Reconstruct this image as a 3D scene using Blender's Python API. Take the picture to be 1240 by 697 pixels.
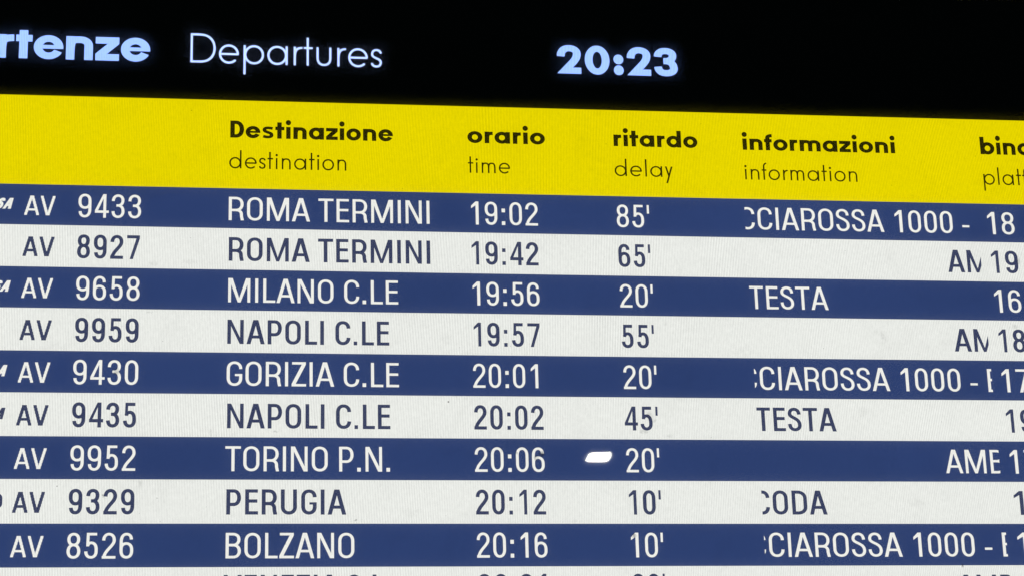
import bpy, math, random
from mathutils import Matrix, Vector
from mathutils.geometry import delaunay_2d_cdt

S = bpy.context.scene
for o in list(bpy.data.objects): bpy.data.objects.remove(o)
C = S.collection

# ------------------------------------------------------------------ camera
# The board hangs upright in the plane y = 0 and faces -Y.  "u" runs right and "v" runs
# down the board in millimetres; v = 0 is the top edge of the first timetable row.
Z0 = 2.50
def rod(w):
    w = Vector(w); t = w.length
    return Matrix.Rotation(t, 3, w.normalized())
F_PX = 2711.65
R = rod((-0.29633396, -0.13879480, -0.00586026))       # board (u, v, into the wall) -> camera (right, down, forward)
T = Vector((-1.86622, -89.99059, 2152.2335))
CAM_B = -(R.transposed() @ T)
def b2w(p): return Vector((p[0] / 1000, p[2] / 1000, Z0 - p[1] / 1000))
def d2w(d): return Vector((d[0], d[2], -d[1]))
cd = bpy.data.cameras.new('camera'); cam = bpy.data.objects.new('camera', cd); C.objects.link(cam)
ax = [d2w(R.transposed() @ Vector(v)) for v in ((1, 0, 0), (0, -1, 0), (0, 0, -1))]
M = Matrix((ax[0], ax[1], ax[2])).transposed().to_4x4(); M.translation = b2w(CAM_B)
cam.matrix_world = M
cd.sensor_width = 36; cd.lens = 36 * F_PX / 1240; cd.clip_start = 0.05; cd.clip_end = 100
S.camera = cam

def uv(x, y, w=0.0):
    """where the line of sight through a point of the photograph meets the board (mm)"""
    d = R.transposed() @ Vector(((x - 620) / F_PX, (y - 348.5) / F_PX, 1))
    k = (w - CAM_B.z) / d.z
    return CAM_B.x + d.x * k, CAM_B.y + d.y * k

# ------------------------------------------------------------------ world, exposure
W = bpy.data.worlds.new('World'); S.world = W; W.use_nodes = True
bg = W.node_tree.nodes['Background']; bg.inputs[0].default_value = (0.9, 0.95, 1, 1); bg.inputs[1].default_value = 0.006
S.view_settings.view_transform = 'Standard'; S.view_settings.look = 'None'
S.view_settings.exposure = 0; S.view_settings.gamma = 1; S.view_settings.use_curve_mapping = False
S.render.engine = 'CYCLES'
S.cycles.use_denoising = True; S.cycles.denoiser = 'OPENIMAGEDENOISE'; S.cycles.denoising_input_passes = 'RGB_ALBEDO_NORMAL'; S.cycles.denoising_prefilter = 'ACCURATE'
S.cycles.use_adaptive_sampling = True; S.cycles.adaptive_threshold = .008; S.cycles.adaptive_min_samples = 96
S.cycles.max_bounces = 5; S.cycles.transparent_max_bounces = 16; S.cycles.volume_bounces = 2
S.cycles.sample_clamp_indirect = 0; S.cycles.sample_clamp_direct = 0
S.render.filter_size = 1.5 if hasattr(S.render, 'filter_size') else 1.5

# ------------------------------------------------------------------ materials
def lin(c):
    out = []
    for v in c:
        v /= 255
        out.append(v / 12.92 if v <= .04045 else ((v + .055) / 1.055) ** 2.4)
    return tuple(out) + (1,)

class NT:
    def __init__(s, name):
        s.m = bpy.data.materials.new(name); s.m.use_nodes = True
        s.t = s.m.node_tree; s.t.nodes.clear()
        s.out = s.t.nodes.new('ShaderNodeOutputMaterial')
    def n(s, typ, **kw):
        nd = s.t.nodes.new(typ)
        for k, v in kw.items(): setattr(nd, k, v)
        return nd
    def l(s, a, b): s.t.links.new(a, b)
    def math(s, op, a, b=None, c=None):
        nd = s.n('ShaderNodeMath', operation=op)
        for i, v in enumerate((a, b, c)):
            if v is None: continue
            if isinstance(v, (int, float)): nd.inputs[i].default_value = v
            else: s.l(v, nd.inputs[i])
        return nd.outputs[0]

def pixels(nt, amp, grain, cloud=.06):
    """brightness of the pixel columns of the display: fine upright stripes that wander, plus a little grain"""
    tc = nt.n('ShaderNodeTexCoord'); sep = nt.n('ShaderNodeSeparateXYZ'); nt.l(tc.outputs['Object'], sep.inputs[0])
    x, z = sep.outputs[0], sep.outputs[2]
    nz = nt.n('ShaderNodeTexNoise'); nz.inputs['Scale'].default_value = 2.2; nz.inputs['Detail'].default_value = 1.5
    nt.l(tc.outputs['Object'], nz.inputs['Vector'])
    w1 = nt.math('MULTIPLY', nz.outputs['Fac'], 26.0)
    sl = nt.math('MULTIPLY', nt.math('MULTIPLY', nt.math('MAXIMUM', x, -.1), nt.math('SUBTRACT', z, 2.3)), -1750.0)
    ph = nt.math('ADD', nt.math('ADD', nt.math('MULTIPLY', x, 2 * math.pi / 0.0024), w1), sl)
    s1 = nt.math('SINE', ph)
    # the columns show strongly only in patches
    np_ = nt.n('ShaderNodeTexNoise'); np_.inputs['Scale'].default_value = 9; np_.inputs['Detail'].default_value = 2
    mp = nt.n('ShaderNodeMapping'); mp.inputs['Scale'].default_value = (3, 1, 1); nt.l(tc.outputs['Object'], mp.inputs[0]); nt.l(mp.outputs[0], np_.inputs['Vector'])
    pa = nt.math('MULTIPLY', nt.math('SUBTRACT', np_.outputs['Fac'], .25), 2.0)
    a = nt.math('MULTIPLY', nt.math('MULTIPLY', s1, pa), amp)
    # streaky grain, longer upright than across
    ng = nt.n('ShaderNodeTexNoise'); ng.inputs['Scale'].default_value = 420; ng.inputs['Detail'].default_value = 2; ng.inputs['Roughness'].default_value = .7
    mg = nt.n('ShaderNodeMapping'); mg.inputs['Scale'].default_value = (1, 1, .45); nt.l(tc.outputs['Object'], mg.inputs[0]); nt.l(mg.outputs[0], ng.inputs['Vector'])
    g = nt.math('MULTIPLY', nt.math('SUBTRACT', ng.outputs['Fac'], .5), grain)
    # broad unevenness of the backlight
    nb = nt.n('ShaderNodeTexNoise'); nb.inputs['Scale'].default_value = 5; nb.inputs['Detail'].default_value = 3
    nt.l(tc.outputs['Object'], nb.inputs['Vector'])
    b = nt.math('MULTIPLY', nt.math('SUBTRACT', nb.outputs['Fac'], .5), cloud)
    return nt.math('ADD', nt.math('ADD', a, g), nt.math('ADD', b, 1.0))

def screen(name, rgb, amp=.03, grain=.1, lift=None):
    nt = NT(name); e = nt.n('ShaderNodeEmission'); e.inputs[0].default_value = lift or tuple(min(1, c * 1.07) for c in lin(rgb))
    if amp or grain: nt.l(pixels(nt, amp, grain, .3 if name == 'display_navy' else .06), e.inputs[1])
    nt.l(e.outputs[0], nt.out.inputs[0])
    nt.m.cycles.emission_sampling = 'NONE'
    return nt.m

m_yellow = screen('display_yellow', (225, 208, 0), .085, .26)
m_white = screen('display_white', (228, 230, 225), .11, .26)
m_navy = screen('display_navy', (44, 62, 108), .02, .16)
m_black = screen('display_black', (1, 2, 2), 0, 0)
m_tw = screen('display_white_lettering', (236, 236, 230), .02, .08)
m_tn = screen('display_navy_lettering', (45, 54, 88), .02, .1)
m_tb = screen('display_black_lettering', (20, 19, 5), 0, .1)
m_ice = screen('display_pale_blue_lettering', None, .10, .1, (.43, .675, 1.6, 1))
m_ice2 = screen('display_pale_lettering', None, .0, .1, (.72, .93, 1.7, 1))

def bezel_mat():
    nt = NT('black_powder_coat'); p = nt.n('ShaderNodeBsdfPrincipled')
    tc = nt.n('ShaderNodeTexCoord'); nz = nt.n('ShaderNodeTexNoise'); nz.inputs['Scale'].default_value = 700; nz.inputs['Detail'].default_value = 3
    nt.l(tc.outputs['Object'], nz.inputs['Vector'])
    r = nt.n('ShaderNodeMapRange'); nt.l(nz.outputs['Fac'], r.inputs[0]); r.inputs[3].default_value = .018; r.inputs[4].default_value = .034
    c = nt.n('ShaderNodeCombineColor'); 
    for i in range(3): nt.l(r.outputs[0], c.inputs[i])
    nt.l(c.outputs[0], p.inputs['Base Color']); p.inputs['Roughness'].default_value = .55
    b = nt.n('ShaderNodeBump'); b.inputs['Strength'].default_value = .2; b.inputs['Distance'].default_value = .0003
    nt.l(nz.outputs['Fac'], b.inputs['Height']); nt.l(b.outputs[0], p.inputs['Normal'])
    nt.l(p.outputs[0], nt.out.inputs[0]); return nt.m
m_bezel = bezel_mat()

# marks on the cover: (x, y in the photograph, half width mm, half height mm, strength)
MARKS = [(656, 549, 3.6, 3.4, .75), (650, 554, 3, 4, .4), (786, 503, 5, 5, .32), (792, 508, 3, 2.5, .3), (780, 522, 5, 2.6, .34), (811, 527, 4, 2, .14),
         (543, 486, 1.0, 1.0, .9), (431, 629.5, 1.7, 1.2, .6), (1071, 408, 4, 7, .14), (1064, 402, 7, 4, .08), (1233, 316, 3, 5, .3),
         (1228, 395, 6, 3, .16), (1146, 415, 8, 8, .08), (1045, 498, 6, 6, .09), (140, 449, 4.5, 4.5, .45), (125, 600, 1.6, 2.4, .4),
         (190, 602.5, .9, .9, .5), (69, 588, .9, 1.0, .5), (334, 522, 2.6, 1.0, .3), (186, 319, 5, 3, .12), (230, 317, 9, 3, .10),
         (255, 524, 2, 4, .16), (181, 378, 4, 1.2, .14), (170, 585, 3, 5, .14), (1166, 684, 1.6, 2.2, .5), (768, 648, 2.6, 2.4, .6),
         (607, 543, 1, 4, .2), (626, 548, 1.4, 2, .25), (1190, 415, 1, 1, .5), (306, 535, .8, 4, .14), (805, 392, 3, 2, .1),
         (1110, 608, 12, 5, .06), (760, 585, 10, 5, .05), (900, 425, 12, 6, .05), (60, 420, 14, 6, .05), (500, 620, 12, 5, .05),
         (232, 134, .8, .8, .3), (1108, 194, .7, .7, .4), (700, 630, 9, 2, .06), (540, 410, 8, 7, .06)]
HAZE, BLOOM_IOR, BLOOM_R = .044, 1.45, .95     # scatter added to the outer face to imitate camera bloom: share and spread
def cover_mat():
    nt = NT('cover_sheet_bloom')
    tc = nt.n('ShaderNodeTexCoord'); geo = nt.n('ShaderNodeNewGeometry')
    nz = nt.n('ShaderNodeTexNoise'); nz.inputs['Scale'].default_value = 260; nz.inputs['Detail'].default_value = 4
    nt.l(tc.outputs['Object'], nz.inputs['Vector'])
    # warp the position a little so that the marks get ragged outlines
    sub = nt.n('ShaderNodeVectorMath', operation='SUBTRACT'); nt.l(nz.outputs['Color'], sub.inputs[0]); sub.inputs[1].default_value = (.5, .5, .5)
    sc = nt.n('ShaderNodeVectorMath', operation='SCALE'); nt.l(sub.outputs[0], sc.inputs[0]); sc.inputs['Scale'].default_value = .0035
    ad = nt.n('ShaderNodeVectorMath', operation='ADD'); nt.l(tc.outputs['Object'], ad.inputs[0]); nt.l(sc.outputs[0], ad.inputs[1])
    tot = None
    for x, y, a, b, s in MARKS:
        u, v = uv(x, y, -20)
        c = b2w((u, v, -20))
        d = nt.n('ShaderNodeVectorMath', operation='SUBTRACT'); nt.l(ad.outputs[0] if a > 1.1 else tc.outputs['Object'], d.inputs[0]); d.inputs[1].default_value = (c.x, c.y, c.z)
        q = nt.n('ShaderNodeVectorMath', operation='MULTIPLY'); nt.l(d.outputs[0], q.inputs[0]); q.inputs[1].default_value = (1000 / a, 0, 1000 / b)
        ln = nt.n('ShaderNodeVectorMath', operation='LENGTH'); nt.l(q.outputs[0], ln.inputs[0])
        mr = nt.n('ShaderNodeMapRange'); mr.interpolation_type = 'SMOOTHSTEP'; nt.l(ln.outputs['Value'], mr.inputs[0])
        mr.inputs[1].default_value = 1.2; mr.inputs[2].default_value = .1; mr.inputs[3].default_value = 0; mr.inputs[4].default_value = s
        tot = mr.outputs[0] if tot is None else nt.math('ADD', tot, mr.outputs[0])
    # broken up by the fine noise, plus an all-over film of dust and wiping marks
    brk = nt.n('ShaderNodeMapRange'); nt.l(nz.outputs['Fac'], brk.inputs[0]); brk.inputs[1].default_value = .35; brk.inputs[2].default_value = .62; brk.inputs[3].default_value = .25; brk.inputs[4].default_value = 1.1
    tot = nt.math('MULTIPLY', tot, brk.outputs[0])
    film = nt.n('ShaderNodeTexNoise'); film.inputs['Scale'].default_value = 28; film.inputs['Detail'].default_value = 6; film.inputs['Roughness'].default_value = .65; film.inputs['Distortion'].default_value = .6
    nt.l(tc.outputs['Object'], film.inputs['Vector'])
    fr = nt.n('ShaderNodeMapRange'); nt.l(film.outputs['Fac'], fr.inputs[0]); fr.inputs[1].default_value = .5; fr.inputs[2].default_value = .85; fr.inputs[4].default_value = .07
    tot = nt.math('ADD', tot, fr.outputs[0])
    spk = nt.n('ShaderNodeTexVoronoi'); spk.inputs['Scale'].default_value = 55; nt.l(tc.outputs['Object'], spk.inputs['Vector'])
    sp = nt.n('ShaderNodeMapRange'); nt.l(spk.outputs['Distance'], sp.inputs[0]); sp.inputs[1].default_value = .035; sp.inputs[2].default_value = .015; sp.inputs[4].default_value = .25
    tot = nt.math('ADD', tot, sp.outputs[0])
    tr = nt.n('ShaderNodeBsdfTransparent'); col = nt.n('ShaderNodeCombineColor')
    inv = nt.math('SUBTRACT', 1.0, nt.math('MINIMUM', tot, .85))
    for i in range(3): nt.l(inv, col.inputs[i])
    nt.l(col.outputs[0], tr.inputs[0])
    gl = nt.n('ShaderNodeBsdfGlossy'); gl.inputs['Roughness'].default_value = .014
    fz = nt.n('ShaderNodeFresnel'); fz.inputs['IOR'].default_value = 1.3
    hz = nt.n('ShaderNodeBsdfRefraction'); hz.distribution = 'GGX'; hz.inputs['IOR'].default_value = BLOOM_IOR; hz.inputs['Roughness'].default_value = BLOOM_R
    hm = nt.n('ShaderNodeMixShader'); hm.inputs[0].default_value = HAZE; nt.l(tr.outputs[0], hm.inputs[1]); nt.l(hz.outputs[0], hm.inputs[2])
    mix = nt.n('ShaderNodeMixShader'); nt.l(fz.outputs[0], mix.inputs[0]); nt.l(hm.outputs[0], mix.inputs[1]); nt.l(gl.outputs[0], mix.inputs[2])
    nt.l(mix.outputs[0], nt.out.inputs[0])
    return nt.m
def clear_mat():
    nt = NT('clear_cut_edge'); t = nt.n('ShaderNodeBsdfTransparent'); nt.l(t.outputs[0], nt.out.inputs[0]); return nt.m
m_cover = cover_mat(); m_clear = clear_mat()

# ------------------------------------------------------------------ object helpers
def link(name, me, mat, parent):
    o = bpy.data.objects.new(name, me); C.objects.link(o)
    if mat: me.materials.append(mat)
    if parent: o.parent = parent
    return o
def boxes(name, bs, mat, parent, bevel=0):
    """bs: (u0, u1, v0, v1, w0, w1) in mm, w < 0 towards the viewer"""
    V, Fc = [], []
    for u0, u1, v0, v1, w0, w1 in bs:
        k = len(V)
        for u in (u0, u1):
            for v in (v0, v1):
                for w in (w0, w1): V.append(b2w((u, v, w)))
        Fc += [tuple(k + i for i in f) for f in ((0, 1, 3, 2), (4, 6, 7, 5), (0, 4, 5, 1), (2, 3, 7, 6), (0, 2, 6, 4), (1, 5, 7, 3))]
    me = bpy.data.meshes.new(name); me.from_pydata(V, [], Fc)
    import bmesh
    bm = bmesh.new(); bm.from_mesh(me); bmesh.ops.recalc_face_normals(bm, faces=bm.faces)
    if bevel: bmesh.ops.bevel(bm, geom=bm.edges[:], offset=bevel / 1000, segments=3, affect='EDGES', profile=.5)
    bm.to_mesh(me); bm.free()
    return link(name, me, mat, parent)
def sheet(name, u0, u1, v0, v1, w, mat, parent):
    V = [b2w(p) for p in ((u0, v0, w), (u0, v1, w), (u1, v1, w), (u1, v0, w))]
    me = bpy.data.meshes.new(name); me.from_pydata(V, [], [(0, 1, 2, 3)])
    return link(name, me, mat, parent)

# ------------------------------------------------------------------ lettering (drawn glyph by glyph)
def area(p): return sum(p[i][0] * p[(i + 1) % len(p)][1] - p[(i + 1) % len(p)][0] * p[i][1] for i in range(len(p))) / 2
class Pen:
    """collects polygons of one glyph; strokes are swept with an elliptical pen (wx across uprights, wy across bars)"""
    def __init__(s, wx, wy): s.wx, s.wy, s.p = wx, wy, []
    def poly(s, *pts): s.p.append([tuple(map(float, q)) for q in pts])
    def rect(s, x0, y0, x1, y1): s.poly((x0, y0), (x1, y0), (x1, y1), (x0, y1))
    def hw(s, nx, ny): return math.hypot(s.wx / 2 * nx, s.wy / 2 * ny)
    def path(s, txt, closed=False):
        tk = txt.split(); i = 0; P = []
        while i < len(tk):
            c = tk[i]; n = {'M': 2, 'L': 2, 'v': 2, 'h': 2, 'C': 6}[c]; a = [float(t) for t in tk[i + 1:i + 1 + n]]; i += 1 + n
            if c in 'ML': P.append((a[0], a[1])); continue
            x0, y0 = P[-1]
            if c == 'C': x1, y1, x2, y2, x3, y3 = a
            else:
                x3, y3 = a; k = .6
                if c == 'v': x1, y1, x2, y2 = x0, y0 + k * (y3 - y0), x3 - k * (x3 - x0), y3
                else: x1, y1, x2, y2 = x0 + k * (x3 - x0), y0, x3, y3 - k * (y3 - y0)
            for j in range(1, 11):
                t = j / 10; b0, b1, b2, b3 = (1 - t) ** 3, 3 * t * (1 - t) ** 2, 3 * t * t * (1 - t), t ** 3
                P.append((b0 * x0 + b1 * x1 + b2 * x2 + b3 * x3, b0 * y0 + b1 * y1 + b2 * y2 + b3 * y3))
        s.sweep(P, closed)
    def sweep(s, P, closed=False):
        Q = [P[0]]
        for q in P[1:]:
            if math.hypot(q[0] - Q[-1][0], q[1] - Q[-1][1]) > 1e-5: Q.append(q)
        if closed and math.hypot(Q[0][0] - Q[-1][0], Q[0][1] - Q[-1][1]) < 1e-5: Q.pop()
        n = len(Q); segs = []
        for i in range(n if closed else n - 1):
            a, b = Q[i], Q[(i + 1) % n]; dx, dy = b[0] - a[0], b[1] - a[1]; l = math.hypot(dx, dy); segs.append((-dy / l, dx / l))
        off = []
        for i in range(n):
            if closed: s1, s2 = segs[i - 1], segs[i]
            else: s1, s2 = segs[max(i - 1, 0)], segs[min(i, n - 2)]
            mx, my = s1[0] + s2[0], s1[1] + s2[1]; l = math.hypot(mx, my); mx /= l; my /= l
            h = s.hw(mx, my) / max(.5, mx * s1[0] + my * s1[1]); off.append((mx * h, my * h))
        for i in range(n if closed else n - 1):
            j = (i + 1) % n; a, b = Q[i], Q[j]
            s.poly((a[0] + off[i][0], a[1] + off[i][1]), (a[0] - off[i][0], a[1] - off[i][1]), (b[0] - off[j][0], b[1] - off[j][1]), (b[0] + off[j][0], b[1] + off[j][1]))
    def ring(s, cx, cy, rx, ry, a0=0, a1=360, n=40):
        """outer radii rx, ry"""
        ix, iy = rx - s.wx, ry - s.wy
        for i in range(n):
            a, b = (math.radians(a0 + (a1 - a0) * k / n) for k in (i, i + 1))
            s.poly((cx + rx * math.cos(a), cy + ry * math.sin(a)), (cx + rx * math.cos(b), cy + ry * math.sin(b)), (cx + ix * math.cos(b), cy + iy * math.sin(b)), (cx + ix * math.cos(a), cy + iy * math.sin(a)))
    def disc(s, cx, cy, r, n=20): s.poly(*[(cx + r * math.cos(2 * math.pi * i / n), cy + r * math.sin(2 * math.pi * i / n)) for i in range(n)])

def steps(quad, n):
    """a slanting limb drawn with the coarse pixels of the display: its sides climb in small steps"""
    (x0, y0), (x1, _), (x2, y1), (x3, _) = quad; out = []
    for k in range(n):
        ya, yb = y0 + (y1 - y0) * k / n, y0 + (y1 - y0) * (k + 1) / n
        f = (k + .5) / n; g = .28 / n
        out.append([(x0 + (x3 - x0) * (f - g), ya), (x1 + (x2 - x1) * (f - g), ya), (x1 + (x2 - x1) * (f + g), yb), (x0 + (x3 - x0) * (f + g), yb)])
    return out

def condensed(ch, wx=.137, wy=.112, jag=False):
    """narrow grotesque capitals and figures; returns polygons, left bearing, advance"""
    g = Pen(wx, wy); a, b = wx / 2, wy / 2; T, B = 1 - b, b; R_, G = g.rect, g.path; sx, sy = wx, wy; lb = rb = .10
    def F(t, **kw): return t.format(a=a, b=b, T=T, B=B, **kw)
    if ch == ' ': return [], 0, .30
    if ch in 'IL': w = sx if ch == 'I' else .51; R_(0, 0, sx, 1); lb = .105; rb = .105 if ch == 'I' else .03
    if ch == 'L': R_(sx, 0, w, sy)
    if ch == 'E': w = .53; R_(0, 0, sx, 1); R_(sx, 0, w, sy); R_(sx, 1 - sy, w - .01, 1); R_(sx, .47, w - .03, .47 + sy); rb = .05
    if ch == 'F': w = .53; R_(0, 0, sx, 1); R_(sx, 1 - sy, w - .01, 1); R_(sx, .45, w - .03, .45 + sy); rb = .04
    if ch == 'T': w = .64; R_(0, 1 - sy, w, 1); R_(w / 2 - a, 0, w / 2 + a, 1 - sy); lb = rb = .03
    if ch == 'N': w = .69; R_(0, 0, sx * .95, 1); R_(w - sx * .95, 0, w, 1); g.poly((.02, 1), (.165, 1), (w - .02, 0), (w - .165, 0))
    if ch == 'M': w = .93; R_(0, 0, sx * .95, 1); R_(w - sx * .95, 0, w, 1); c = w / 2; g.poly((.02, 1), (.185, 1), (c + .06, 0), (c - .06, 0)); g.poly((w - .185, 1), (w - .02, 1), (c + .06, 0), (c - .06, 0))
    if ch in 'AV':
        w = .77; c = w / 2; n = 8
        q = wx + .012; h = q * .62; L1 = [(0, 0), (q, 0), (c + q - h, 1), (c - h, 1)]; L2 = [(w - q, 0), (w, 0), (c + h, 1), (c - q + h, 1)]
        if ch == 'V': L1, L2 = [[(x, 1 - y) for x, y in q] for q in (L1, L2)]
        for q in (L1, L2):
            if jag: g.p += steps(q, 7)
            else: g.poly(*q)
        if ch == 'A': R_(.16, .235, w - .16, .235 + sy * .95)
        lb = rb = .02
    if ch == 'Z': w = .60; R_(0, 0, w, sy); R_(.02, 1 - sy, w - .01, 1); g.poly((0, sy), (.17, sy), (w - .01, 1 - sy), (w - .18, 1 - sy)); lb = rb = .04
    if ch in 'RP':
        w = .62 if ch == 'R' else .60; y = .435 if ch == 'R' else .40
        R_(0, 0, sx, 1); G(F('M {a} {T} L .30 {T} h {x} {m} v .30 {y} L {a} {y}', x=w - a, m=(T + y) / 2, y=y))
        if ch == 'R': G(F('M .30 {y} h {x1} .26 C {x1} .12 {x2} .06 {x2} 0', y=y, x1=w - a - .025, x2=w - a + .015))
        rb = .07
    if ch == 'B': w = .62; R_(0, 0, sx, 1); G(F('M {a} {T} L .30 {T} h {x} .745 v .30 .52 L {a} .52', x=w - a - .02)); G(F('M {a} .52 L .31 .52 h {x} .285 v .31 {B} L {a} {B}', x=w - a)); rb = .07
    if ch == 'D': w = .66; R_(0, 0, sx, 1); G(F('M {a} {T} L .25 {T} h {x} .68 L {x} .32 v .25 {B} L {a} {B}', x=w - a)); rb = .08
    if ch in 'CG': 
        w = .64; G(F('M {x} .69 v {c} {T} h {a} .68 L {a} .32 v {c} {B} h {x} {e}', x=w - a, c=w / 2, e=.31)); lb = .08; rb = .06
        if ch == 'G': R_(w - sx, .31, w, .49); R_(w / 2 + .02, .40, w - sx, .49)
    if ch in 'O0Q':
        w = .66 if ch == 'O' else .56; G(F('M {a} .32 L {a} .68 v {c} {T} h {x} .68 L {x} .32 v {c} {B} h {a} .32', x=w - a, c=w / 2), True); lb = rb = .075
    if ch == 'U': w = .66; G(F('M {a} 1 L {a} .30 v {c} {B} h {x} .30 L {x} 1', x=w - a, c=w / 2)); lb = rb = .095
    if ch == 'S': w = .60; G(F('M {x1} .71 v {c} {T} h {x0} .745 C {x0} .55 {x} .58 {x} .27 v {c} {B} h {a} .31', x=w - a, x1=w - a - .015, c=w / 2, x0=a + .012)); lb = rb = .055
    if ch == '1': w = .335; R_(.20, 0, .335, 1); g.poly((0, .815), (0, .70), (.20, .83), (.20, 1)); lb = .185; rb = .72 - w - lb
    if ch == '2': w = .56; G(F('M {a} .70 v {c} {T} h {x} .71 C {x} .50 .13 .34 .085 .06', x=w - a, c=w / 2)); R_(.0, 0, w, sy); g.poly((.0, sy), (.0, .04), (.15, .04), (.16, sy))
    if ch == '3': w = .56; G(F('M {a} .715 v .275 {T} h {x} .745 v .28 .53 L .20 .53', x=w - a - .015)); G(F('M .20 .53 L .28 .53 h {x} .285 v .275 {B} h {a} .285', x=w - a))
    if ch == '4': w = .60; R_(0, .205, w, .205 + sy); R_(.36, 0, .36 + sx * .95, 1); g.poly((0, .31), (.135, .31), (.42, .94), (.42, 1), (.345, 1))
    if ch == '5': w = .55; R_(.09, 1 - sy, .51, 1); g.poly((.09, 1), (.075, .475), (.195, .475), (.21, 1)); G(F('M .13 .49 C .16 .58 .21 .612 .285 .612 h {x} .36 L {x} .28 v .275 {B} h {a} .28', x=w - a))
    if ch in '69':
        w = .56; k = len(g.p); G(F('M {x1} .74 v {c} {T} h {a} .68 L {a} .30 v {c} {B} h {x} .28 L {x} .34 v {c} .585 h {a} .38', x=w - a, x1=w - a - .02, c=w / 2))
        if ch == '9': g.p = [[(w - x, 1 - y) for x, y in q] for q in g.p]
    if ch == '7': w = .56; R_(0, 1 - sy, w, 1); g.poly((w - .15, 1 - sy), (w, 1 - sy), (.27, 0), (.13, 0))
    if ch == '8': w = .56; G(F('M {x0} .745 v {c} {T} h {x1} .745 v {c} .53 h {x0} .745', x0=a + .018, x1=w - a - .018, c=w / 2), True); G(F('M {a} .28 v {c} .53 h {x} .28 v {c} {B} h {a} .28', x=w - a, c=w / 2), True)
    if ch in '0234567889': lb = .08; rb = .72 - w - lb
    if ch == ':': w = .155; R_(0, 0, w, .16); R_(0, .55, w, .71); lb, rb = .12, .12
    if ch == '.': w = .15; R_(0, 0, w, .155); lb, rb = .08, .10
    if ch == "'": w = .10; R_(0, .62, w, 1.0); lb, rb = .06, .05
    if ch == '-': w = .32; R_(0, .28, w, .375); lb, rb = .06, .06
    return [[(x + lb, y) for x, y in q] for q in g.p], lb, lb + w + rb

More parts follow.
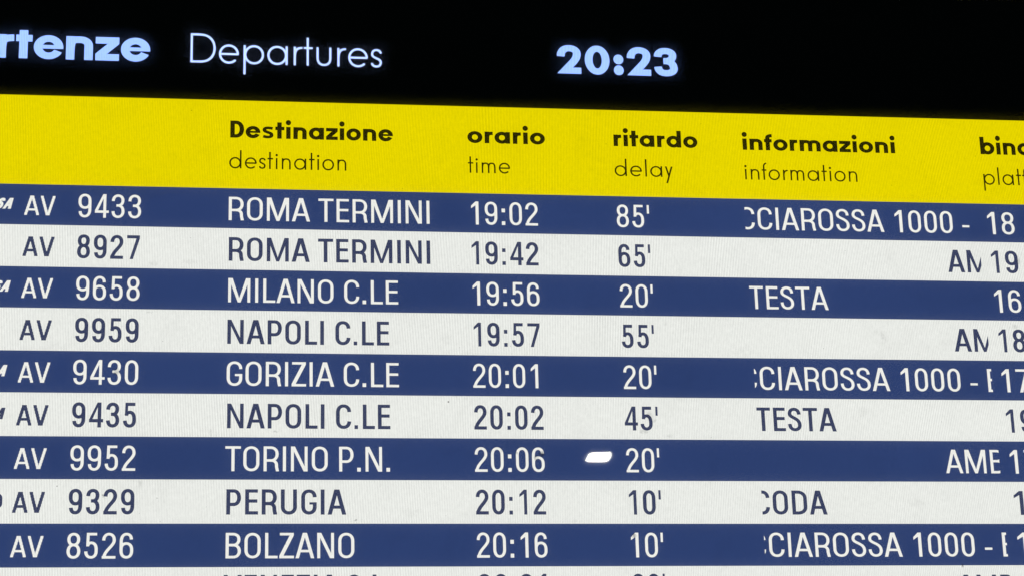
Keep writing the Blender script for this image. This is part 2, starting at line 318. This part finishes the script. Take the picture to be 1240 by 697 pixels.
def geometric(ch, wx, wy, xh, bw, nw, sb):
    """round geometric lower case with a few capitals and figures; bw: bowl width, nw: width of n"""
    g = Pen(wx, wy); a, b = wx / 2, wy / 2; R_, G = g.rect, g.path; lb = rb = sb; rd = sb * .55; my = xh / 2
    heavy = wx > .15; asc = 1.02
    def arch(x0, x1): G(f'M {x0 + a} {xh * .42} C {x0 + a} {xh - b} {x0 + a + (x1 - x0 - wx) * .22} {xh - b} {(x0 + x1) / 2 + .02} {xh - b} h {x1 - a} {xh * .58} L {x1 - a} 0')
    if ch == ' ': return [], 0, .35
    if ch == 'o': w = bw; g.ring(bw / 2, my, bw / 2, my + .01); lb = rb = rd
    if ch == 'e':
        w = bw; g.ring(bw / 2, my, bw / 2, my + .01, 0, 335 if heavy else 318, 34); t = wy * .56 if heavy else wy; yy = my + (.012 if heavy else 0)
        R_(a, yy - t / 2, w - (.02 if heavy else a * .3), yy + t / 2); lb = rb = rd
        if heavy: g.poly((w - wx, yy - t / 2), (w, yy - t / 2), (w - .01, my + .05), (w - wx, my + .05))
    if ch == 'c': w = bw * .8; g.ring(bw / 2, my, bw / 2, my + .01, 50, 310, 30); lb = rb = rd
    if ch in 'adpqb':
        w = bw + (.03 if heavy else .02); fl = ch in 'pb'; cx = w - bw / 2 if fl else bw / 2
        g.ring(cx, my, bw / 2, my + .01); x0 = 0 if fl else w - wx
        y0, y1 = {'a': (0, xh), 'd': (0, asc), 'b': (0, asc), 'p': (-.36, xh), 'q': (-.36, xh)}[ch]
        R_(x0, y0, x0 + wx, y1); lb, rb = (sb, rd) if fl else (rd, sb)
    if ch == 'n': w = nw; R_(0, 0, wx, xh); arch(0, w)
    if ch == 'h': w = nw; R_(0, 0, wx, asc); arch(0, w)
    if ch == 'm': w = nw * 1.62; R_(0, 0, wx, xh); h = (w + wx) / 2; arch(0, h); arch(h - wx, w)
    if ch == 'u':
        w = nw; R_(w - wx, 0, w, xh) if heavy else None
        G(f'M {a} {xh} L {a} {xh * .42} v {w / 2} {b} h {w - a} {xh * .42} L {w - a} {xh}')
    if ch == 'r': w = nw * (.60 if heavy else .58); R_(0, 0, wx, xh); G(f'M {a} {xh * .38} C {a} {xh * .74} {a + .04} {xh - b} {w} {xh - b}'); rb = .05 if heavy else .02
    if ch in 'il': 
        w = wx; R_(0, 0, wx, xh if ch == 'i' else asc)
        if ch == 'i': r = wx * (.60 if heavy else .75); g.disc(wx / 2, xh + .10 + r, r)
    if ch == 't': w = wx + (.27 if heavy else .22); x = (w - wx) * .42; R_(x, 0, x + wx, .96); R_(0, xh - wy, w, xh); lb = rb = sb * .3
    if ch == 'f': w = wx + (.22 if heavy else .20); x = .08; G(f'M {x + a} 0 L {x + a} {.78} v {w} {asc - b}'); R_(0, xh - wy, w - .02, xh); lb = rb = sb * .25
    if ch == 'z': w = nw * .88; R_(0, 0, w, wy); R_(0, xh - wy, w, xh); g.poly((0, wy * .6), (0, wy), (w - wx * 1.35, xh - wy), (w, xh - wy), (wx * 1.35, wy), (wx * 1.35, wy * .6)) if heavy else g.poly((0, wy), (w - wx, xh - wy), (w, xh - wy), (wx, wy)); lb = rb = sb * .5
    if ch == 's':
        w = nw * .80 if heavy else nw * .70; k = a * .85
        if heavy:
            w = nw * .82; g.wx, g.wy = wx * .86, wy * .80; b = g.wy / 2; k = g.wx / 2
            G(f'M {w - .05} {xh - .115} C {w - .15} {xh - b - .01} {w * .62} {xh - b} {w * .50} {xh - b} h {k} {xh * .71} C {k} {xh * .50} {w - k} {xh * .53} {w - k} {xh * .285} v {w * .46} {b} C {w * .34} {b} .14 {b + .02} .04 .125')
        else: G(f'M {w - k} {xh * (.66 if heavy else .76)} v {w / 2} {xh - b} h {k} {xh * .70} C {k} {xh * .5} {w - k} {xh * .5} {w - k} {xh * .29} v {w / 2} {b} h {k * .8} {xh * (.32 if heavy else .24)}'); lb = rb = sb * .6
    if ch == 'y': w = nw * .86; g.poly((0, xh), (wx * 1.05, xh), (w / 2 + wx * .55, .03), (w / 2 - wx * .5, .03)); g.poly((w - wx * 1.05, xh), (w, xh), (w * .22 + wx * .5, -.36), (w * .22 - wx * .6, -.36)); lb = rb = sb * .3
    if ch == 'D':
        w = .80 if heavy else .83; R_(0, 0, wx, 1); G(f'M {a} {1 - b} L {w * .40} {1 - b} h {w - a} .5 v {w * .40} {b} L {a} {b}'); rb = rd
    if ch == 'P': w = .68; R_(0, 0, wx, 1); G(f'M {a} {1 - b} L {w * .5} {1 - b} h {w - a} .665 v {w * .5} .34 L {a} .34'); rb = rd
    # figures of the clock
    if ch == '0': w = .86; g.ring(w / 2, .5, w / 2, .51); lb = rb = .075
    if ch == '2':
        w = .83; G(f'M {a} .60 v .42 {1 - b} h {w - a} .70 C {w - a} .50 .52 .38 .30 .14'); R_(.25, 0, w, .215); g.poly((0, 0), (.35, 0), (.5, .2), (.205, .215)); lb = rb = .06
    if ch == '3':
        w = .82; G(f'M {a} .68 v .40 {1 - b} h {w - a - .03} .73 v .40 .535 L .33 .535'); G(f'M .33 .535 L .40 .535 h {w - a} .28 v .40 {b} h {a} .33'); lb = rb = .06
    if ch == ':': w = .35; g.disc(w / 2, .165, .172); g.disc(w / 2, .545, .172); lb = rb = .06
    return [[(x + lb, y) for x, y in q] for q in g.p], lb, lb + w + rb
HEAVY = dict(wx=.26, wy=.20, xh=.70, bw=.86, nw=.78, sb=.08)
TITLE = dict(wx=.295, wy=.225, xh=.80, bw=1.02, nw=.93, sb=.06)
CLOCK = dict(wx=.270, wy=.215, xh=.80, bw=1.0, nw=.92, sb=.06)
LIGHT = dict(wx=.072, wy=.070, xh=.64, bw=.66, nw=.50, sb=.10)
SMALL = dict(wx=.090, wy=.082, xh=.62, bw=.66, nw=.50, sb=.12)
FONTS = {'pale': lambda c: condensed(c, .128, .102), 'dark': lambda c: condensed(c, .160, .132),
         'av_pale': lambda c: condensed(c, .13, .11, True), 'av_dark': lambda c: condensed(c, .155, .140, True),
         'logo': lambda c: condensed(c, .26, .21), 'heavy': lambda c: geometric(c, **HEAVY), 'clock': lambda c: geometric(c, **CLOCK), 'title': lambda c: geometric(c, **TITLE),
         'light': lambda c: geometric(c, **LIGHT), 'small': lambda c: geometric(c, **SMALL)}
def inside(p, x, y):
    c = False
    for i in range(len(p)):
        (x0, y0), (x1, y1) = p[i], p[i - 1]
        if (y0 > y) != (y1 > y) and x < (x1 - x0) * (y - y0) / (y1 - y0) + x0: c = not c
    return c
_union = {}
def glyph(font, ch):
    if (font, ch) in _union: return _union[font, ch]
    polys, lb, adv = FONTS[font](ch)
    vs, fs = [], []
    for p in polys:
        if abs(area(p)) < 1e-7: continue
        if area(p) < 0: p = p[::-1]
        fs.append(list(range(len(vs), len(vs) + len(p)))); vs += [Vector(q) for q in p]
    tris = []
    if vs:
        v2, _, f2, _, _, of = delaunay_2d_cdt(vs, [], fs, 0, 1e-5)
        for f in f2:
            t = [tuple(v2[i]) for i in f]; mx, my = sum(q[0] for q in t) / 3, sum(q[1] for q in t) / 3
            if any(inside(p, mx, my) for p in polys): tris.append(t)
    ink = [x for t in tris for x, _ in t]
    _union[font, ch] = (tris, adv, (min(ink), max(ink)) if ink else (0, 0))
    return _union[font, ch]
def clip(p, axis_u, keep_less):
    out = []
    for i in range(len(p)):
        a, b = p[i], p[(i + 1) % len(p)]
        ia, ib = [(q[0] <= axis_u) == keep_less or abs(q[0] - axis_u) < 1e-9 for q in (a, b)]
        if ia: out.append(a)
        if ia != ib:
            t = (axis_u - a[0]) / (b[0] - a[0]); out.append((axis_u, a[1] + t * (b[1] - a[1])))
    return out

LAYER = -0.6
def text(name, s, font, mat, parent, u0, u1, vb, vt, fit=None, slant=0, lo=None, hi=None):
    """lettering s with its baseline on v = vb and its capitals up to v = vt; the characters fit[0]:fit[1] span u0..u1"""
    pen = 0; place = []
    for ch in s:
        t, adv, ink = glyph(font, ch); place.append((t, pen, ink)); pen += adv
    i, j = fit or (0, len(s))
    a, b = place[i][1] + place[i][2][0], place[j - 1][1] + place[j - 1][2][1]
    k = (u1 - u0) / (b - a); H = vb - vt
    V, Fc, idx = [], [], {}
    for tris, off, _ in place:
        idx.clear()
        for t in tris:
            p = [(u0 + (x + off - a) * k + slant * y * H, vb - y * H) for x, y in t]
            if lo is not None: p = clip(p, lo, False)
            if hi is not None and p: p = clip(p, hi, True)
            if len(p) < 3: continue
            f = []
            for q in p:
                key = (round(q[0], 4), round(q[1], 4))
                if key not in idx: idx[key] = len(V); V.append(b2w((q[0], q[1], LAYER)))
                if idx[key] not in f: f.append(idx[key])
            if len(f) >= 3: Fc.append(tuple(f))
    me = bpy.data.meshes.new(name); me.from_pydata(V, [], Fc)
    return link(name, me, mat, parent)

# ------------------------------------------------------------------ the board
UL, UR = -690.0, 640.0                   # display area
VT = uv(1240, 3.2)[1]; VB = 12 * 40.0 + 4
VY = -89.1                               # top of the yellow band
board = bpy.data.objects.new('departures_board', None); C.objects.link(board)
board['label'] = 'black framed railway departures display with yellow heading band and navy and white timetable rows'
board['category'] = 'departures board'
# frame: four bars round the display, deeper than the cover sheet
fw = 38
rim = boxes('frame', [(UL - fw, UR + fw, VT - fw, VT, -26, 60), (UL - fw, UR + fw, VB, VB + fw, -26, 60),
                (UL - fw, UL, VT, VB, -26, 60), (UR, UR + fw, VT, VB, -26, 60)], m_bezel, board, 1.5)
back = boxes('back_panel', [(UL, UR, VT, VB, 4, 58)], m_bezel, board)

title = sheet('title_panel', UL, UR, VT, VY, 0, m_black, board); title['label'] = 'black title panel with the station clock'
band = sheet('heading_band', UL, UR, VY, -.0, 0, m_yellow, board); band['label'] = 'yellow band with the column headings'

def headline(name, s, font, mat, parent, x0, x1, yb, cap, fit=None, x_base=None):
    """placed from where it reads in the photograph: left and right ends, baseline and capital height"""
    ym = yb - cap / 2; u0, _ = uv(x0, ym); u1, _ = uv(x1, ym + .027 * (x1 - x0))
    xb = x_base or x0; vb = uv(xb, yb)[1]; vt = uv(xb, yb - cap)[1]
    return text(name, s, font, mat, parent, u0, u1, vb, vt, fit)
headline('title_lettering', 'Partenze', 'title', m_ice, title, 19.4, 182, 71.3, 35.5, (3, 8), 35)
headline('title_lettering', 'Departures', 'light', m_ice2, title, 230.8, 462.2, 76.2, 35.2, None, 236)
headline('clock_lettering', '20:23', 'clock', m_ice, title, 674.3, 820.2, 89.7, 34.4, None, 690)
H = 'heading_lettering'
headline(H, 'Destinazione', 'heavy', m_tb, band, 278.9, 475.7, 167.2, 20.6, None, 283)
headline(H, 'orario', 'heavy', m_tb, band, 565.8, 659.6, 173.6, 20.0, None, 575)
headline(H, 'ritardo', 'heavy', m_tb, band, 742.7, 844.2, 177.4, 19.8, None, 745)
headline(H, 'informazioni', 'heavy', m_tb, band, 898.3, 1083.7, 182, 19.4, None, 905)
headline(H, 'binario', 'heavy', m_tb, band, 1186.4, 1229.0, 187.3, 20.6, (0, 3), 1190)
headline(H, 'destination', 'small', m_tb, band, 277.6, 419.3, 204.4, 21.6, None, 290)
headline(H, 'time', 'small', m_tb, band, 566.6, 617.5, 209.7, 20.6, None, 570)
headline(H, 'delay', 'small', m_tb, band, 744, 814.3, 213.6, 20.6, None, 750)
headline(H, 'information', 'small', m_tb, band, 901.4, 1037.7, 217.8, 20.4, None, 905)
headline(H, 'platform', 'small', m_tb, band, 1190.4, 1236.3, 224, 20.6, (0, 4), 1195)

CL = uv(902, 265)[0]; CR = uv(1188, 318)[0]       # the window in which the information scrolls
ROWS = [  # logo end, service, number, place, time, delay, information, platform: text and where it stands (left, right)
    (15.5, (29.7, 67.1), '9433', (95, 171), 'ROMA TERMINI', (277, 520), '19:02', (570.5, 651), "85'", (746.6, 786), ('CCIAROSSA 1000 - ', 917.3, 1173.2, 1, 16), '18', (1195.6, 1227.8)),
    (None, (27.6, 65.9), '8927', (93.5, 169.2), 'ROMA TERMINI', (277, 520.9), '19:42', (571, 651.8), "65'", (748.7, 787.4), ('AMB', 1147.2, 1167.6, 0, 1), '19', (1200.2, 1232.4)),
    (11.9, (26.1, 64), '9658', (92.2, 169.2), 'MILANO C.LE', (276.3, 482.1), '19:56', (572.3, 653.1), "20'", (750.5, 790.5), ('TESTA', 906.9, 1002.5, 0, 5), '16', (1204.2, 1236)),
    (None, (24, 62.5), '9959', (90.9, 167.9), 'NAPOLI C.LE', (275.3, 471.3), '19:57', (573.6, 653.6), "55'", (752.6, 791.8), ('AMB', 1155.1, 1175.9, 0, 1), '18', (1209.4, 1241.6)),
    (7.7, (22, 60.7), '9430', (88.6, 167.4), 'GORIZIA C.LE', (274.5, 483), '20:01', (572.8, 651.6), "20'", (754.9, 794.9), ('CCIAROSSA 1000 - B', 920, 1183.3, 1, 16), '17', (1213.1, 1245.8)),
    (5.4, (19.9, 58.6), '9435', (87.3, 164.8), 'NAPOLI C.LE', (275, 472.6), '20:02', (574.1, 658), "45'", (756.2, 796.5), ('TESTA', 915.3, 1012.2, 0, 5), '19', (1218.3, 1251)),
    (None, (17.3, 56.3), '9952', (85.2, 164), 'TORINO P.N.', (272.7, 472.1), '20:06', (574.9, 659.3), "20'", (758.2, 798.3), ('AMB', 1144.6, 1193.6, 0, 2), '17', (1223, 1256)),
    (2.8, (15, 54.2), '9329', (83.2, 162.7), 'PERUGIA', (274, 419.2), '20:12', (576.2, 660.9), "10'", (761.6, 800.3), ('CODA', 935.6, 1001.2, 1, 4), '1', (1227.9, 1239.3)),
    (None, (12.7, 52.4), '8526', (80.8, 161.4), 'BOLZANO', (273.2, 429), '20:16', (577.4, 662.7), "10'", (764.2, 802.9), ('CCIAROSSA 1000 - B', 931.1, 1201, 1, 16), '1', (1232.3, 1243.9)),
    (None, (10.5, 50.5), None, None, 'VENEZIA S.L.', (270.5, 473), '20:21', (579, 662), "20'", (766, 805.5), ('AMB', 1160.5, 1207, 0, 2), None, None),
]
def vrow(i, f): return (i + f) * 40.0
for i in range(12):
    dark = i % 2 == 0
    row = sheet('timetable_row', UL, UR, i * 40 - (.0 if dark else .25) + (.25 if dark and i else 0), (i + 1) * 40 + (0 if dark else .25) - (.25 if dark else 0) + (4 if i == 11 else 0), 0, m_navy if dark else m_white, board)
    if i >= len(ROWS): row['label'] = 'empty ' + ('navy' if dark else 'white') + ' row at the foot of the timetable'; continue
    logo, av, num, nx, dest, dx, tim, tx, dly, lx, inf, pl, px = ROWS[i]
    row['label'] = ('navy' if dark else 'white') + ' timetable row to ' + dest.title()
    mt = m_tw if dark else m_tn; fn = 'pale' if dark else 'dark'
    yc = 247 + 46 * i + (i * .5)
    def at(x, f=.51):
        # photograph y of this row at x, found along the row itself
        v = vrow(i, f); P = R @ Vector((0, v, 0)) + T
        lo_, hi_ = -900., 900.
        for _ in range(30):
            m_ = (lo_ + hi_) / 2; P = R @ Vector((m_, v, 0)) + T
            if 620 + F_PX * P.x / P.z < x: lo_ = m_
            else: hi_ = m_
        return lo_
    def put(name, s, font, x, base=.800, top=.219, **kw):
        if i == 9 and x[0] < 1000: base, top = base - .045, top - .045
        return text(name, s, font, mt, row, at(x[0]), at(x[1]), vrow(i, base), vrow(i, top), **kw)
    put('service_lettering', 'AV', 'av_' + fn, av, .765, .288)
    if logo and i != 7: put('service_emblem', 'FRECCIAROSSA', 'logo', (logo - 12.5, logo - 2.2), .622, .355, fit=(11, 12), slant=.42)
    if i == 7: put('service_emblem', 'O', 'logo', (logo - 12, logo), .66, .33)
    if num: put('train_number_lettering', num, fn, nx, .800, .217)
    put('destination_lettering', dest, fn, dx)
    put('time_lettering', tim, fn, tx, .795, .213)
    put('delay_lettering', dly, fn, lx, .795, .218)
    put('information_lettering', inf[0], fn, inf[1:3], .790, .218, fit=inf[3:5], lo=CL, hi=CR)
    if pl: put('platform_lettering', pl, fn, px, .795, .218)

# protective sheet in front of the display, 3 mm thick, with added bloom scatter
cover = boxes('cover_sheet', [(UL + .5, UR - .5, VT + .5, VB - .5, -20, -17)], m_cover, board)
cover.data.materials.append(m_clear)
for p in cover.data.polygons:
    if p.normal.y > -.5: p.material_index = 1      # only the outer face is dusty
cover['label'] = 'clear protective sheet with smudges and dust'

# ------------------------------------------------------------------ the ceiling lamp that shows in the sheet
def lamp():
    nt = NT('lamp_diffuser'); e = nt.n('ShaderNodeEmission'); e.inputs[0].default_value = (1, .97, .84, 1); e.inputs[1].default_value = LAMP
    nt.l(e.outputs[0], nt.out.inputs[0])
    # the reflected line of sight for the middle of the glare
    d = R.transposed() @ Vector(((724.5 - 620) / F_PX, (555 - 348.5) / F_PX, 1))
    u, v = uv(724.5, 555, -15)
    p0 = b2w((u, v, -15)); dr = d2w((d.x, d.y, -d.z))
    k = (LZ - p0.z) / dr.z; c = p0 + dr * k
    root = bpy.data.objects.new('ceiling_lamp', None); C.objects.link(root); root.location = c
    root.rotation_euler.z = LROT
    root['label'] = 'long white ceiling lamp mirrored as a bright streak beside the 20:06 row'; root['category'] = 'lamp'
    def bx(name, x, y, z0, z1, mat, rr=.02):
        P = []
        for sx, sy, a0 in ((1, 1, 0), (-1, 1, 90), (-1, -1, 180), (1, -1, 270)):       # rounded plan
            for k in range(5):
                a = math.radians(a0 + k * 22.5); P.append((sx * (x - rr) + rr * math.cos(a), sy * (y - rr) + rr * math.sin(a)))
        n = len(P); V = [(p[0], p[1], z) for z in (z0, z1) for p in P]
        me = bpy.data.meshes.new(name); me.from_pydata(V, [], [tuple(range(n))[::-1], tuple(range(n, 2 * n))] + [(i, (i + 1) % n, n + (i + 1) % n, n + i) for i in range(n)])
        return link(name, me, mat, root)
    bx('diffuser', LX, LY, 0, .01, nt.m); bx('lamp_housing', LX + .012, LY + .012, .011, .07, m_bezel)
    print('LAMP at', tuple(c), 'path', k)
LZ, LAMP, LROT, LX, LY = 3.9, 150, 0.0, .048, .068
lamp()
